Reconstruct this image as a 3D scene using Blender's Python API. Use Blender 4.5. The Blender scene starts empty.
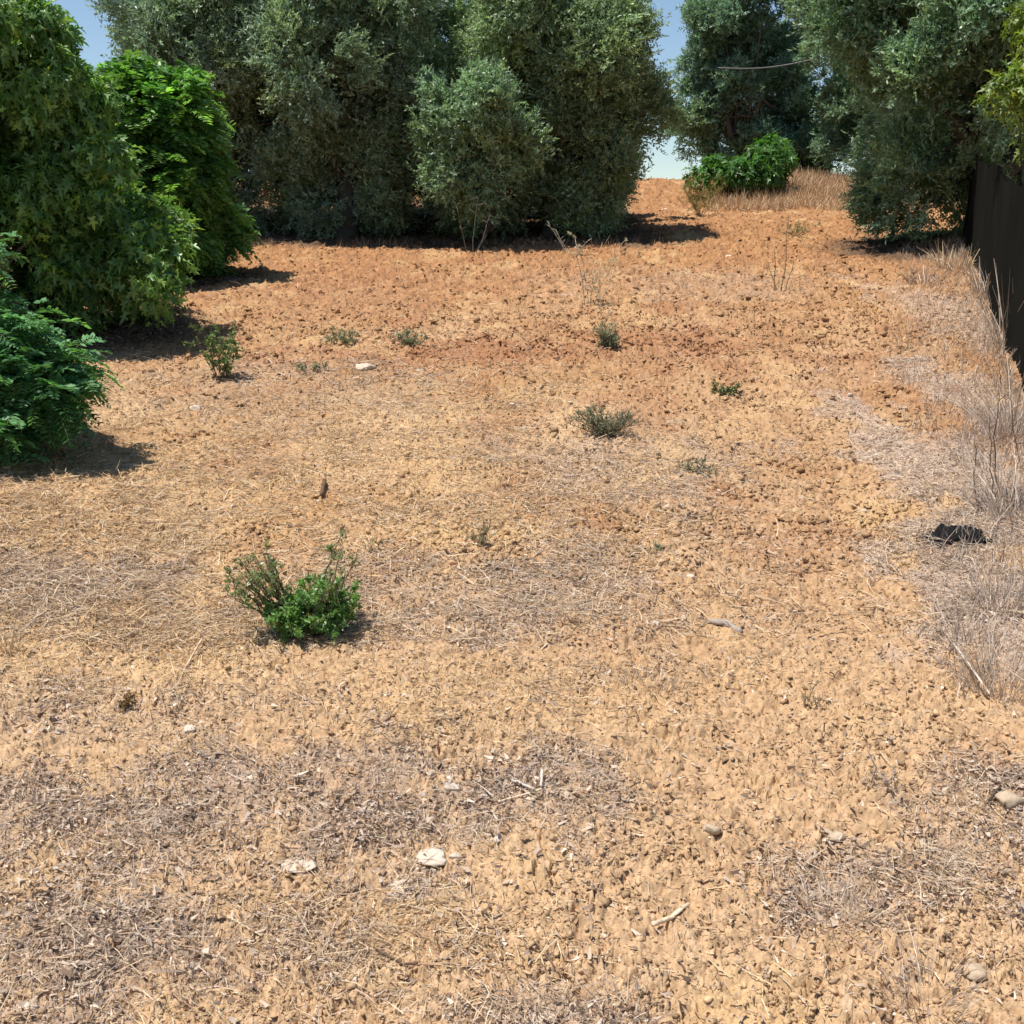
import bpy, math
import numpy as np
from mathutils import Vector

# ------------------------------------------------------------------ camera, light, exposure
scene = bpy.context.scene
F = 1100.0; PITCH = math.radians(14.1); CAMZ = 2.1
cam = bpy.data.cameras.new("camera"); cam_o = bpy.data.objects.new("camera", cam)
scene.collection.objects.link(cam_o); scene.camera = cam_o
cam.sensor_width = 36; cam.lens = 36 * F / 1024; cam.clip_start = 0.05; cam.clip_end = 3000
cam_o.location = (0, 0, CAMZ); cam_o.rotation_euler = (math.pi / 2 - PITCH, 0, 0)

SUN_EL = math.radians(70); SUN_AZ = math.radians(-104)      # azimuth from +Y, clockwise positive
w = bpy.data.worlds.new("World"); scene.world = w; w.use_nodes = True
nt = w.node_tree; bg = nt.nodes['Background']
sky = nt.nodes.new('ShaderNodeTexSky'); sky.sky_type = 'NISHITA'; sky.sun_disc = False
sky.sun_elevation = SUN_EL; sky.sun_rotation = SUN_AZ
sky.air_density = 1.0; sky.air_density = 1.0; sky.dust_density = 0.0; sky.ozone_density = 2.2
nt.links.new(sky.outputs[0], bg.inputs[0]); bg.inputs[1].default_value = 0.095
sl = bpy.data.lights.new("sun", 'SUN'); sl.energy = 5.0; sl.angle = math.radians(0.5); sl.color = (1, 0.94, 0.85)
so = bpy.data.objects.new("sun", sl); scene.collection.objects.link(so)
sv = Vector((math.sin(SUN_AZ) * math.cos(SUN_EL), math.cos(SUN_AZ) * math.cos(SUN_EL), math.sin(SUN_EL)))
so.rotation_euler = sv.to_track_quat('Z', 'Y').to_euler(); so.location = (0, 0, 30)
scene.view_settings.view_transform = 'Standard'; scene.view_settings.look = 'None'
scene.view_settings.exposure = 0.40; scene.view_settings.gamma = 1.0
scene.render.resolution_x = 1024; scene.render.resolution_y = 1024
scene.render.engine = 'CYCLES'

COL = scene.collection
RNG = np.random.default_rng(11)

# ------------------------------------------------------------------ noise
def _h(ix, iy, seed):
    h = (ix.astype(np.uint32) * np.uint32(374761393)) ^ (iy.astype(np.uint32) * np.uint32(668265263)) ^ np.uint32((seed * 974711 + 12345) & 0xffffffff)
    h = (h ^ (h >> np.uint32(13))) * np.uint32(1274126177)
    h = (h ^ (h >> np.uint32(16))) * np.uint32(2246822519)
    return (h ^ (h >> np.uint32(15)))
def _hf(ix, iy, seed): return _h(ix, iy, seed).astype(np.float32) / np.float32(4294967295.0)
def pn(x, y, seed=0):
    x = np.asarray(x, dtype=np.float64); y = np.asarray(y, dtype=np.float64)
    ix = np.floor(x).astype(np.int64); iy = np.floor(y).astype(np.int64)
    fx = x - ix; fy = y - iy
    ux = fx * fx * (3 - 2 * fx); uy = fy * fy * (3 - 2 * fy)
    def g(dx, dy):
        a = _hf(ix + dx, iy + dy, seed) * 6.2831853
        return np.cos(a) * (fx - dx) + np.sin(a) * (fy - dy)
    a = g(0, 0); b = g(1, 0); c = g(0, 1); d = g(1, 1)
    return ((a + (b - a) * ux) * (1 - uy) + (c + (d - c) * ux) * uy) * 1.4
def fbm(x, y, seed=0, oct=4, gain=.5):
    s = 0; a = 1; f = 1
    for k in range(oct):
        s = s + a * pn(x * f + 17.3 * k, y * f - 9.1 * k, seed + k); a *= gain; f *= 2.03
    return s
def worley(x, y, seed=0):
    """returns F1, F2, random value of the nearest cell"""
    ix = np.floor(x).astype(np.int64); iy = np.floor(y).astype(np.int64)
    f1 = np.full(x.shape, 9., np.float32); f2 = f1.copy(); rv = np.zeros(x.shape, np.float32)
    for dx in (-1, 0, 1):
        for dy in (-1, 0, 1):
            cx = ix + dx; cy = iy + dy
            px = cx + _hf(cx, cy, seed); py = cy + _hf(cx, cy, seed + 1)
            d = np.hypot(px - x, py - y).astype(np.float32); r = _hf(cx, cy, seed + 2)
            n = d < f1
            f2 = np.where(n, f1, np.minimum(f2, d)); rv = np.where(n, r, rv); f1 = np.where(n, d, f1)
    return f1, f2, rv
def ss(a, b, x):
    t = np.clip((x - a) / (b - a), 0, 1); return t * t * (3 - 2 * t)

# ------------------------------------------------------------------ terrain
def fence_x(y): return 4.55 + (y - 10.3) * 0.342
def h_macro(x, y):
    x = np.asarray(x, float); y = np.asarray(y, float)
    yy = np.minimum(y, 32.0)
    z = 0.1 * yy - 0.12 * np.maximum(y - 32, 0) * ss(33, 40, y)
    z = np.maximum(z, -12) + 0.0
    z = z + 0.06 * pn(x / 2.6, y / 3.1, 5) + 0.03 * pn(x / .9, y / 1.1, 6)
    z = z + (0.40 * ss(27.0, 30.5, y + 0.5 * pn(x / 2, y / 2, 8))) * (1 - ss(36, 46, y))
    # verge rising towards the fence
    v = ss(-1.5, 0.1, x - fence_x(np.clip(y, 2, 22)) + 0.15 * pn(x, y, 9)) * (1 - ss(18, 22, y))
    z = z + 0.16 * v
    # soil slightly heaped at the foot of the trees on the left
    z = z + 0.10 * ss(0.5, -1.5, x + 0.36 * y + 0.1) * (1 - ss(10, 16, y)) * ss(3, 6, y)
    return z
def P(px, py):
    """ground point under a photo pixel"""
    d = np.array([(px - 512) / F, math.cos(PITCH) - (py - 512) / F * math.sin(PITCH), -math.sin(PITCH) - (py - 512) / F * math.cos(PITCH)])
    t = 1.0
    while t < 60:
        p = np.array([0, 0, CAMZ]) + d * t
        if p[2] < h_macro(p[0], p[1]): break
        t += .05
    lo, hi = t - .05, t
    for _ in range(20):
        m = (lo + hi) / 2; p = np.array([0, 0, CAMZ]) + d * m
        if p[2] < h_macro(p[0], p[1]): hi = m
        else: lo = m
    return float(p[0]), float(p[1])
def scale_at(y): return F / math.hypot(y, 1.8)            # pixels per metre

class Blob:
    """soft patch on the ground, centre and half extents taken from the photo, edges broken by noise"""
    def __init__(s, px, py, rx, ry, k=1.0, soft=.5, seed=0):
        s.cx, s.cy = P(px, py); s.rx = rx / scale_at(s.cy)
        s.ry = (P(px, py - ry)[1] - P(px, py + ry)[1]) / 2; s.k = k; s.soft = soft; s.seed = seed
    def __call__(s, x, y, n):
        d = np.sqrt(((x - s.cx) / s.rx) ** 2 + ((y - s.cy) / s.ry) ** 2)
        return s.k * (1 - ss(1 - s.soft, 1 + s.soft, d + 0.55 * n))
B_GREY = [Blob(90, 950, 190, 55, 1, .6), Blob(20, 860, 150, 60, .7, .8), Blob(240, 800, 270, 65, 1), Blob(60, 585, 130, 25, .6), Blob(530, 600, 150, 45, .6, .8), Blob(90, 720, 160, 30, .5, .8),
          Blob(1000, 830, 90, 90, .75), Blob(560, 780, 60, 30, .8), Blob(700, 285, 110, 14, .5), Blob(640, 470, 120, 40, .6),
          Blob(300, 390, 130, 30, .4), Blob(830, 890, 60, 40, .7), Blob(520, 1015, 60, 20, .8), Blob(40, 1000, 120, 40, .7)]
B_VERGE = [Blob(950, 470, 60, 90, 1, .35), Blob(960, 535, 60, 30, 1, .3), Blob(1000, 620, 75, 100, 1, .35), Blob(985, 330, 40, 60, .7), Blob(985, 400, 45, 40, 1)]
B_RED = [Blob(430, 355, 170, 16, 1, .6), Blob(640, 345, 120, 16, .8, .6), Blob(350, 290, 130, 25, .5), Blob(520, 425, 60, 18, .6),
         Blob(840, 370, 110, 40, .5), Blob(790, 540, 80, 25, .4), Blob(1000, 760, 60, 40, .4)]
B_STRAW = [Blob(110, 620, 190, 60, 1), Blob(180, 470, 220, 60, .7), Blob(420, 430, 160, 60, .6), Blob(330, 930, 200, 40, .5), Blob(480, 500, 200, 50, .5), Blob(60, 520, 160, 40, .9), Blob(480, 690, 200, 50, .5)]
def patches(x, y):
    n = fbm(x * 1.9, y * 1.6, 31, 3); n2 = fbm(x * 6, y * 5, 37, 4)
    nn = n * 1.2 + .9 * n2
    mx = lambda L: np.max([b(x, y, nn) for b in L], axis=0)
    return mx(B_GREY), mx(B_VERGE), mx(B_RED), mx(B_STRAW)
def tilled(x, y, g, v, s):
    """how cloddy the soil is (open ploughed earth) against trampled and matted ground"""
    t = .55 + .45 * ss(-.9, .7, x / np.maximum(y, 1) * 5 + fbm(x, y, 41, 2) * .8)
    return np.clip(t * (1 - .75 * g) * (1 - .8 * v) * (1 - .55 * s), 0, 1)
def h_full(x, y, pt=None):
    g, v, r, s = pt if pt is not None else patches(x, y)
    t = tilled(x, y, g, v, s)
    fa = 1 + 1.3 * ss(5, 12, y); wx = x + .04 * pn(x * 9, y * 9, 51) + .014 * pn(x * 34, y * 34, 53); wy = y + .04 * pn(x * 9, y * 9, 52) + .014 * pn(x * 34, y * 34, 54)
    z = h_macro(x, y)
    f1, f2, rv = worley(wx / .17, wy / .14, 61); e = f2 - f1
    z = z + t * .016 * np.clip(e * 2.5, 0, 1) ** .5 * rv
    crack = ss(.10, .0, e) * ss(-.1, .35, pn(x * 3, y * 3, 63))
    z = z - (.4 + .6 * t) * .036 * fa * (.55 + .45 * ss(4, 8, y)) * crack
    f1, f2, rv = worley(wx / .06, wy / .05, 64); e = f2 - f1
    z = z + (.35 + .65 * t) * .017 * fa * np.clip(e * 2.5, 0, 1) ** .5 * (.1 + rv ** 1.5)
    z = z - (.4 + .6 * t) * .034 * fa * (.6 + .4 * ss(4, 8, y)) * ss(.15, .0, e) * ss(.0, .3, pn(x * 7, y * 7, 65))
    near = 1 - ss(8, 16, y)
    f1, f2, rv = worley(x / .026, y / .023, 67)
    z = z + near * .009 * np.clip((f2 - f1) * 2.2, 0, 1) ** .5 * rv
    f1, f2, rv = worley(x / .012, y / .011, 68)
    z = z + (1 - ss(4, 8, y)) * .006 * np.clip((f2 - f1) * 2.2, 0, 1) * rv
    f1, f2, rv = worley(wx / .30, wy / .24, 73); e = f2 - f1
    z = z + ss(7, 14, y) * (.35 + .65 * t) * (.035 * np.clip(e * 2.5, 0, 1) ** .5 * rv - .03 * ss(.12, 0, e) * ss(-.2, .2, pn(x * 2.2, y * 2.2, 74)))
    z = z + ss(9, 18, y) * .035 * fbm(x * 5, y * 3.2, 72, 4, .7)
    z = z + .012 * fbm(x * 4, y * 4, 70, 4, .6) + .012 * (g + v + .5 * s) * fbm(x * 17, y * 15, 75, 4, .75) + .007 * (1 - ss(6, 12, y)) * fbm(x * 40, y * 36, 77, 2, .7)
    return z
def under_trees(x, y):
    """brown leaf litter under the crowns, darkened to deepen their shade"""
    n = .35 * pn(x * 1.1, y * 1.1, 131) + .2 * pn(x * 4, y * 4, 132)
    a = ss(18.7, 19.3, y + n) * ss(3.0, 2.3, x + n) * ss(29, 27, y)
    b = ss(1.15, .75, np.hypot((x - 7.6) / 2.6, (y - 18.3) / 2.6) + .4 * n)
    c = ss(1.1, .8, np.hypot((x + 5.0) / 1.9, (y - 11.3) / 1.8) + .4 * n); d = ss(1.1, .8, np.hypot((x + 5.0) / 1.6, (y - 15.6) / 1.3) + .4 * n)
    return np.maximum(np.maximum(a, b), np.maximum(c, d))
C_SOIL = np.array([.345, .195, .092]); C_SOIL2 = np.array([.455, .308, .182]); C_RED = np.array([.29, .135, .068])
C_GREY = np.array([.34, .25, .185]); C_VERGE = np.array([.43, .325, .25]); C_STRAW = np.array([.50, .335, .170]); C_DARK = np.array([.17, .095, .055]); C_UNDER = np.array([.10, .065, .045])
def soil_colour(x, y, pt=None):
    g, v, r, s = pt if pt is not None else patches(x, y)
    n = fbm(x * .8, y * .6, 81, 4)[..., None]
    c = C_SOIL + (C_SOIL2 - C_SOIL) * (.5 + .6 * n)
    near = (1 - ss(3.0, 6.5, y))[..., None]; c = c + (C_SOIL2 - c) * near * .75
    far = ss(7, 19, y)[..., None]; c = c * (1 - far) + far * np.array([.325, .168, .078])
    mix = lambda c, C, m: c + (C - c) * np.clip(m, 0, 1)[..., None]
    c = mix(c, C_STRAW, s * .6); c = mix(c, C_RED, r * .8); c = mix(c, C_GREY, g * (.55 + .5 * fbm(x * 6, y * 5, 83, 3))); c = mix(c, C_VERGE, v * .85)
    k = fbm(x * 30, y * 26, 85, 3, .7) + 1.0 * ss(7, 16, y) * fbm(x * 7, y * 4, 86, 4, .8)
    c = c * (1 + .28 * k)[..., None]
    c = mix(c, C_DARK, ss(.35, .8, fbm(x * 14, y * 12, 88, 3)) * .35)
    c = mix(c, C_RED, ss(.1, .8, fbm(x * 1.4, y * .9, 89, 4, .65)) * .45 * (1 - g) * ss(3.2, 6, y))
    c = mix(c, C_STRAW * 1.05, ss(.2, .8, fbm(x * 1.1 + 7, y * .8, 90, 4, .65)) * .5)
    c = mix(c, np.array([.58, .45, .32]), ss(.45, .9, fbm(x * 22, y * 19, 91, 2)) * .4)
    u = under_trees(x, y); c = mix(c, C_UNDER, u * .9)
    return np.clip(c, .02, .8)

# ------------------------------------------------------------------ mesh helpers
def mesh_np(name, V, Fc, mat, col=None, parent=None, smooth=False, link=True):
    """V (n,3); Fc list of int arrays (m,k)"""
    if not isinstance(Fc, (list, tuple)): Fc = [Fc]
    Fc = [f for f in Fc if len(f)]
    me = bpy.data.meshes.new(name)
    me.vertices.add(len(V)); me.vertices.foreach_set('co', np.ascontiguousarray(V, np.float32).ravel())
    loops = np.concatenate([f.ravel() for f in Fc]).astype(np.int32)
    tot = np.concatenate([np.full(len(f), f.shape[1], np.int32) for f in Fc])
    st = np.concatenate([[0], np.cumsum(tot)[:-1]]).astype(np.int32)
    me.loops.add(len(loops)); me.loops.foreach_set('vertex_index', loops)
    me.polygons.add(len(tot)); me.polygons.foreach_set('loop_start', st); me.polygons.foreach_set('loop_total', tot)
    if smooth: me.polygons.foreach_set('use_smooth', np.ones(len(tot), bool))
    if col is not None:
        a = me.color_attributes.new('Col', 'FLOAT_COLOR', 'POINT')
        c4 = np.ones((len(V), 4), np.float32); c4[:, :3] = col; a.data.foreach_set('color', c4.ravel())
    me.update(calc_edges=True); me.materials.append(mat)
    o = bpy.data.objects.new(name, me)
    if link: COL.objects.link(o)
    if parent is not None: o.parent = parent
    return o
class MB:
    """collects pieces into one mesh"""
    def __init__(s): s.V = []; s.F = {}; s.C = []; s.n = 0
    def add(s, V, Fc, C):
        V = np.asarray(V, float)
        if not isinstance(Fc, (list, tuple)): Fc = [Fc]
        for f in Fc: s.F.setdefault(f.shape[1], []).append(f + s.n)
        s.V.append(V); c = np.empty((len(V), 3)); c[:] = C; s.C.append(c); s.n += len(V)
    def build(s, name, mat, parent=None, smooth=False):
        return mesh_np(name, np.concatenate(s.V), [np.concatenate(v) for v in s.F.values()], mat, np.concatenate(s.C), parent, smooth)
def tag(o, label=None, cat=None, group=None, kind=None):
    if label: o['label'] = label
    if cat: o['category'] = cat
    if group: o['group'] = group
    if kind: o['kind'] = kind
    return o
def empty(name, x, y, label, cat, group=None, z=None):
    o = bpy.data.objects.new(name, None); COL.objects.link(o)
    o.location = (x, y, float(h_macro(x, y)) if z is None else z); o.empty_display_size = .2
    return tag(o, label, cat, group)
def nrm(v): return v / np.maximum(np.linalg.norm(v, axis=-1, keepdims=True), 1e-9)
def rdir(rg, n): return nrm(rg.normal(size=(n, 3)))

def mat_attr(name, rough=.9, trans=0.0, noise=0.0, nscale=60, bump=0.0, spec=.2, tcol=(1, 1, 1)):
    m = bpy.data.materials.new(name); m.use_nodes = True; t = m.node_tree; L = t.links
    p = t.nodes['Principled BSDF']; out = t.nodes['Material Output']
    a = t.nodes.new('ShaderNodeAttribute'); a.attribute_name = 'Col'; c = a.outputs['Color']
    if noise:
        tc = t.nodes.new('ShaderNodeTexCoord'); nz = t.nodes.new('ShaderNodeTexNoise')
        nz.inputs['Scale'].default_value = nscale; nz.inputs['Detail'].default_value = 5; nz.inputs['Roughness'].default_value = .65
        L.new(tc.outputs['Object'], nz.inputs['Vector'])
        mr = t.nodes.new('ShaderNodeMapRange'); mr.inputs[1].default_value = .3; mr.inputs[2].default_value = .7
        mr.inputs[3].default_value = 1 - noise; mr.inputs[4].default_value = 1 + noise
        L.new(nz.outputs[0], mr.inputs[0])
        mm = t.nodes.new('ShaderNodeVectorMath'); mm.operation = 'MULTIPLY'
        L.new(c, mm.inputs[0]); L.new(mr.outputs[0], mm.inputs[1]); c = mm.outputs[0]
        if bump:
            b = t.nodes.new('ShaderNodeBump'); b.inputs['Distance'].default_value = bump; b.inputs['Strength'].default_value = 1
            L.new(nz.outputs[0], b.inputs['Height']); L.new(b.outputs[0], p.inputs['Normal'])
    L.new(c, p.inputs['Base Color']); p.inputs['Roughness'].default_value = rough
    p.inputs['Specular IOR Level'].default_value = spec
    if trans:
        tr = t.nodes.new('ShaderNodeBsdfTranslucent'); mx = t.nodes.new('ShaderNodeMixShader'); mx.inputs[0].default_value = trans
        v = t.nodes.new('ShaderNodeVectorMath'); v.operation = 'MULTIPLY'; v.inputs[1].default_value = tcol
        L.new(c, v.inputs[0]); L.new(v.outputs[0], tr.inputs[0])
        L.new(p.outputs[0], mx.inputs[1]); L.new(tr.outputs[0], mx.inputs[2]); L.new(mx.outputs[0], out.inputs[0])
    return m
M_SOIL = mat_attr('soil', .95, 0, .12, 90, .004, .1)
M_CLOD = mat_attr('clod_soil', .95, 0, .15, 120, .004, .1)
M_STRAW = mat_attr('straw', .7, .15, spec=.25)
M_OLIVE = mat_attr('olive_leaf', .45, .35, spec=.5, tcol=(1.15, 1.4, .85))
M_GREEN = mat_attr('green_leaf', .38, .38, spec=.45, tcol=(1.3, 1.5, .5))
M_WEED = mat_attr('weed_leaf', .6, .2, spec=.25, tcol=(1.2, 1.3, .6))
M_BARK = mat_attr('bark', .9, 0, .3, 25, .01, .1)
M_STONE = mat_attr('limestone', .85, 0, .12, 60, .003, .2)

# ------------------------------------------------------------------ ground: one sheet, finest near the viewpoint
def build_ground():
    r1 = np.exp(np.linspace(math.log(1.6), math.log(36), 1500))
    rows = np.concatenate([np.linspace(-40, 1.4, 26), r1, np.linspace(37, 60, 24), np.geomspace(64, 1500, 18)])
    d = np.linspace(-.62, .62, 1150)
    o = np.concatenate([np.linspace(.63, 1.2, 60), np.geomspace(1.25, 60, 40)])
    s = np.concatenate([-o[::-1], d, o])
    Y, S = np.meshgrid(rows, s, indexing='ij'); X = S * np.maximum(Y, 1.0)
    x = X.ravel(); y = Y.ravel()
    pt = patches(x, y)
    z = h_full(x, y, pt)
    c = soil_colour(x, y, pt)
    V = np.stack([x, y, z], 1)
    nr, nc = Y.shape
    i = (np.arange(nr - 1)[:, None] * nc + np.arange(nc - 1)[None]).ravel()
    Q = np.stack([i, i + 1, i + nc + 1, i + nc], 1)
    return mesh_np('ground', V, Q, M_SOIL, c, smooth=False)
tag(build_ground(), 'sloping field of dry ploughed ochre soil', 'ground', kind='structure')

# ------------------------------------------------------------------ scatter on the ground
def fan(n, y0, y1, rg, side=.62, a=1.0):
    """random ground points, denser near the path in step with how large they show"""
    u = rg.random(n)
    if a == 1.0: y = y0 * (y1 / y0) ** u
    else: y = (y0 ** (1 - a) + u * (y1 ** (1 - a) - y0 ** (1 - a))) ** (1 / (1 - a))
    x = (rg.random(n) * 2 - 1) * (side * y + .5)
    return x, y
ICO_V = None
def ico(sub):
    import bmesh
    bm = bmesh.new(); bmesh.ops.create_icosphere(bm, subdivisions=sub, radius=1)
    V = np.array([v.co[:] for v in bm.verts]); Fc = np.array([[v.index for v in f.verts] for f in bm.faces]); bm.free(); return V, Fc
def lumps(x, y, z, r, col, sub, rg, flat=.7, rough=.24):
    V0, F0 = ico(sub); n = len(x); k = len(V0)
    V = V0[None] * np.clip(1 + rough * rg.normal(size=(n, k, 1)), .45, 1.7)
    d = rdir(rg, n * 6).reshape(n, 6, 3)
    for q in range(6):                                   # broken faces
        dot = (V * d[:, None, q]).sum(-1, keepdims=True); V = V - np.maximum(dot - .38, 0) * d[:, None, q]
    V = V * (r[:, None] * np.clip(1 + .4 * rg.normal(size=(n, 3)), .5, 2))[:, None]
    q4 = rg.normal(size=(n, 4)); q4 /= np.linalg.norm(q4, axis=1, keepdims=True); qw, qv = q4[:, None, :1], q4[:, None, 1:]
    qv = np.broadcast_to(qv, V.shape); tq = 2 * np.cross(qv, V); V = V + qw * tq + np.cross(qv, tq)
    V = V * np.array([1, 1, flat])
    V = V + np.stack([x, y, z], 1)[:, None]
    Fc = (F0[None] + (np.arange(n) * k)[:, None, None]).reshape(-1, 3)
    return V.reshape(-1, 3), Fc, np.repeat(col, k, axis=0)
def clods():
    mb = MB(); rg = np.random.default_rng(3)
    for n, y0, y1, sub, rmin, rmax in ((80000, 2.1, 6.0, 1, .0025, .015), (60000, 5.0, 13, 1, .007, .030), (60000, 10, 33, 1, .010, .042)):
        x, y = fan(n * 2, y0, y1, rg)
        pt = patches(x, y); t = tilled(x, y, pt[0], pt[1], pt[3])
        cl = ss(-.45, .6, fbm(x * 2.5, y * 2.2, 101, 2))
        keep = rg.random(len(x)) < (.15 + .85 * t) * (.2 + .8 * cl); x, y = x[keep][:n], y[keep][:n]
        pt = patches(x, y)
        r = rmin + (rmax - rmin) * rg.random(len(x)) ** 6.0
        z = h_full(x, y, pt) + r * .22
        c = soil_colour(x, y, pt) * (1.0 + .12 * rg.normal(size=(len(x), 1))).clip(.6, 1.4)
        V, Fc, C = lumps(x, y, z, r, c, sub, rg)
        mb.add(V, Fc, C)
    return mb.build('soil_clods', M_CLOD)
tag(clods(), 'ochre clods of ploughed earth strewn over the field', 'soil clods', kind='stuff')

def ribbons(p0, dirs, up, L, W, bend, col, seg=2):
    """n flat blades: start, direction, curl"""
    n = len(p0); side = nrm(np.cross(dirs, up)); t = np.linspace(0, 1, seg + 1)
    pts = p0[:, None] + dirs[:, None] * (L[:, None] * t)[..., None] + bend[:, None] * (L[:, None] * t ** 2)[..., None]
    wd = (W[:, None] * (1 - .75 * t ** 2) / 2)[..., None]
    V = np.stack([pts - side[:, None] * wd, pts + side[:, None] * wd], 2)      # n, seg+1, 2, 3
    k = (seg + 1) * 2
    b = np.arange(seg) * 2
    Q = np.stack([b, b + 1, b + 3, b + 2], 1)
    Fc = (Q[None] + (np.arange(n) * k)[:, None, None]).reshape(-1, 4)
    return V.reshape(-1, 3), Fc, np.repeat(col, k, axis=0)
STRAWS = np.array([[.56, .41, .24], [.64, .51, .34], [.44, .28, .15], [.44, .35, .28], [.27, .17, .11], [.58, .47, .37]])
def straw():
    mb = MB(); rg = np.random.default_rng(5)
    for n, y0, y1, lmin, lmax, wd in ((130000, 2.1, 5.2, .012, .10, .0024), (210000, 4.3, 11, .02, .16, .0036), (110000, 9, 32, .05, .18, .006)):
        x, y = fan(n * 2, y0, y1, rg)
        g, v, r, s = patches(x, y); t = tilled(x, y, g, v, s)
        d = .07 + 1.1 * s + .7 * g + .8 * v + .2 * (1 - t); d *= .35 + .65 * ss(-.5, .5, fbm(x * 3, y * 2.6, 111, 2))
        keep = rg.random(len(x)) < d; x, y = x[keep][:n], y[keep][:n]
        g, v, r, s = patches(x, y); m = len(x)
        z = h_full(x, y, (g, v, r, s)) + .002 + .012 * rg.random(m) ** 2
        a = rg.random(m) * 6.283; el = rg.normal(size=m) * .22 + .08
        D = np.stack([np.cos(a) * np.cos(el), np.sin(a) * np.cos(el), np.sin(el)], 1)
        U = nrm(np.array([0, 0, 1.]) + .6 * rg.normal(size=(m, 3)))
        L = lmin + (lmax - lmin) * rg.random(m) ** 2.2; W = wd * (.5 + rg.random(m))
        bend = rg.normal(size=(m, 3)) * .22; bend[:, 2] = -np.abs(bend[:, 2]) * .5
        w_ = np.stack([.8 + s, .9 + .3 * s, .6 + s, .2 + 1.8 * g + 1.5 * v, .3 + g * .8, .3 + g + 1.5 * v], 1); w_ = np.cumsum(w_ / w_.sum(1, keepdims=True), 1)
        idx = (rg.random(m)[:, None] > w_).sum(1).clip(0, 5)
        c = STRAWS[idx] * (1 + .15 * rg.normal(size=(m, 1))).clip(.6, 1.35)
        gm = (np.maximum(g, v))[:, None]; c = c * (1 - gm * .3) + gm * .3 * np.array([.50, .41, .35])
        mb.add(*ribbons(np.stack([x, y, z], 1), D, U, L, W, bend, c, 2))
    return mb.build('dry_straw', M_STRAW)
tag(straw(), 'cut dry straw and grass stalks lying over the soil', 'straw', kind='stuff')

def litter():
    """crumbled grey-brown dead leaves and chaff"""
    mb = MB(); rg = np.random.default_rng(7)
    for n, y0, y1, s0, s1 in ((130000, 2.1, 5.5, .004, .026), (90000, 5, 14, .006, .026)):
        x, y = fan(n * 3, y0, y1, rg)
        g, v, r, s = patches(x, y)
        d = .10 + .8 * g + .5 * v + .15 * s; d *= ss(-.4, .5, fbm(x * 5, y * 4, 121, 2)) * .8 + .2
        keep = rg.random(len(x)) < d; x, y = x[keep][:n], y[keep][:n]; m = len(x)
        z = h_full(x, y) + .001 + .016 * rg.random(m) ** 1.5
        a = rg.random(m) * 6.283; el = rg.normal(size=m) * .4
        D = np.stack([np.cos(a) * np.cos(el), np.sin(a) * np.cos(el), np.sin(el)], 1)
        U = nrm(np.array([0, 0, 1.]) + .9 * rg.normal(size=(m, 3)))
        L = s0 + (s1 - s0) * rg.random(m) ** 2; W = L * (.2 + .45 * rg.random(m))
        bend = rg.normal(size=(m, 3)) * .35
        pal = np.array([[.45, .35, .27], [.24, .16, .115], [.58, .47, .37], [.12, .075, .05], [.40, .25, .14], [.66, .56, .45]])
        c = pal[rg.choice(6, m, p=[.3, .2, .2, .12, .1, .08])] * (1 + .15 * rg.normal(size=(m, 1))).clip(.6, 1.35)
        mb.add(*ribbons(np.stack([x, y, z], 1), D, U, L, W, bend, c, 2))
    return mb.build('leaf_litter', M_STRAW)
tag(litter(), 'grey crumbled leaf litter matted over the soil', 'leaf litter', kind='stuff')

# ------------------------------------------------------------------ tubes
def tube(mb, pts, rad, col, sides=7, rg=None, rough=0.0):
    pts = np.asarray(pts, float); rad = np.asarray(rad, float); n = len(pts)
    tg = nrm(np.gradient(pts, axis=0)); ref = np.array([.31, .77, .21]); s = nrm(np.cross(tg, ref)); b = np.cross(tg, s)
    a = np.arange(sides) / sides * 2 * np.pi
    R = rad[:, None, None]
    if rough and rg is not None: R = R * (1 + rough * rg.normal(size=(n, sides, 1)))
    V = pts[:, None] + R * (np.cos(a)[None, :, None] * s[:, None] + np.sin(a)[None, :, None] * b[:, None])
    i = np.arange(n - 1)[:, None] * sides; j = np.arange(sides)[None]; j2 = (j + 1) % sides
    Q = np.stack([i + j, i + j2, i + sides + j2, i + sides + j], -1).reshape(-1, 4)
    caps = [np.array([list(range(sides - 1, -1, -1))]), np.array([[(n - 1) * sides + k for k in range(sides)]])]
    mb.add(V.reshape(-1, 3), [Q] + caps, col)
def wander(p0, p1, n, amp, rg):
    t = np.linspace(0, 1, n)[:, None]; p0 = np.array(p0, float); p1 = np.array(p1, float)
    o = np.cumsum(rg.normal(size=(n, 3)), 0) * amp; o -= o[0]; o -= o[-1] * t
    return p0 + (p1 - p0) * t + o

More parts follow.
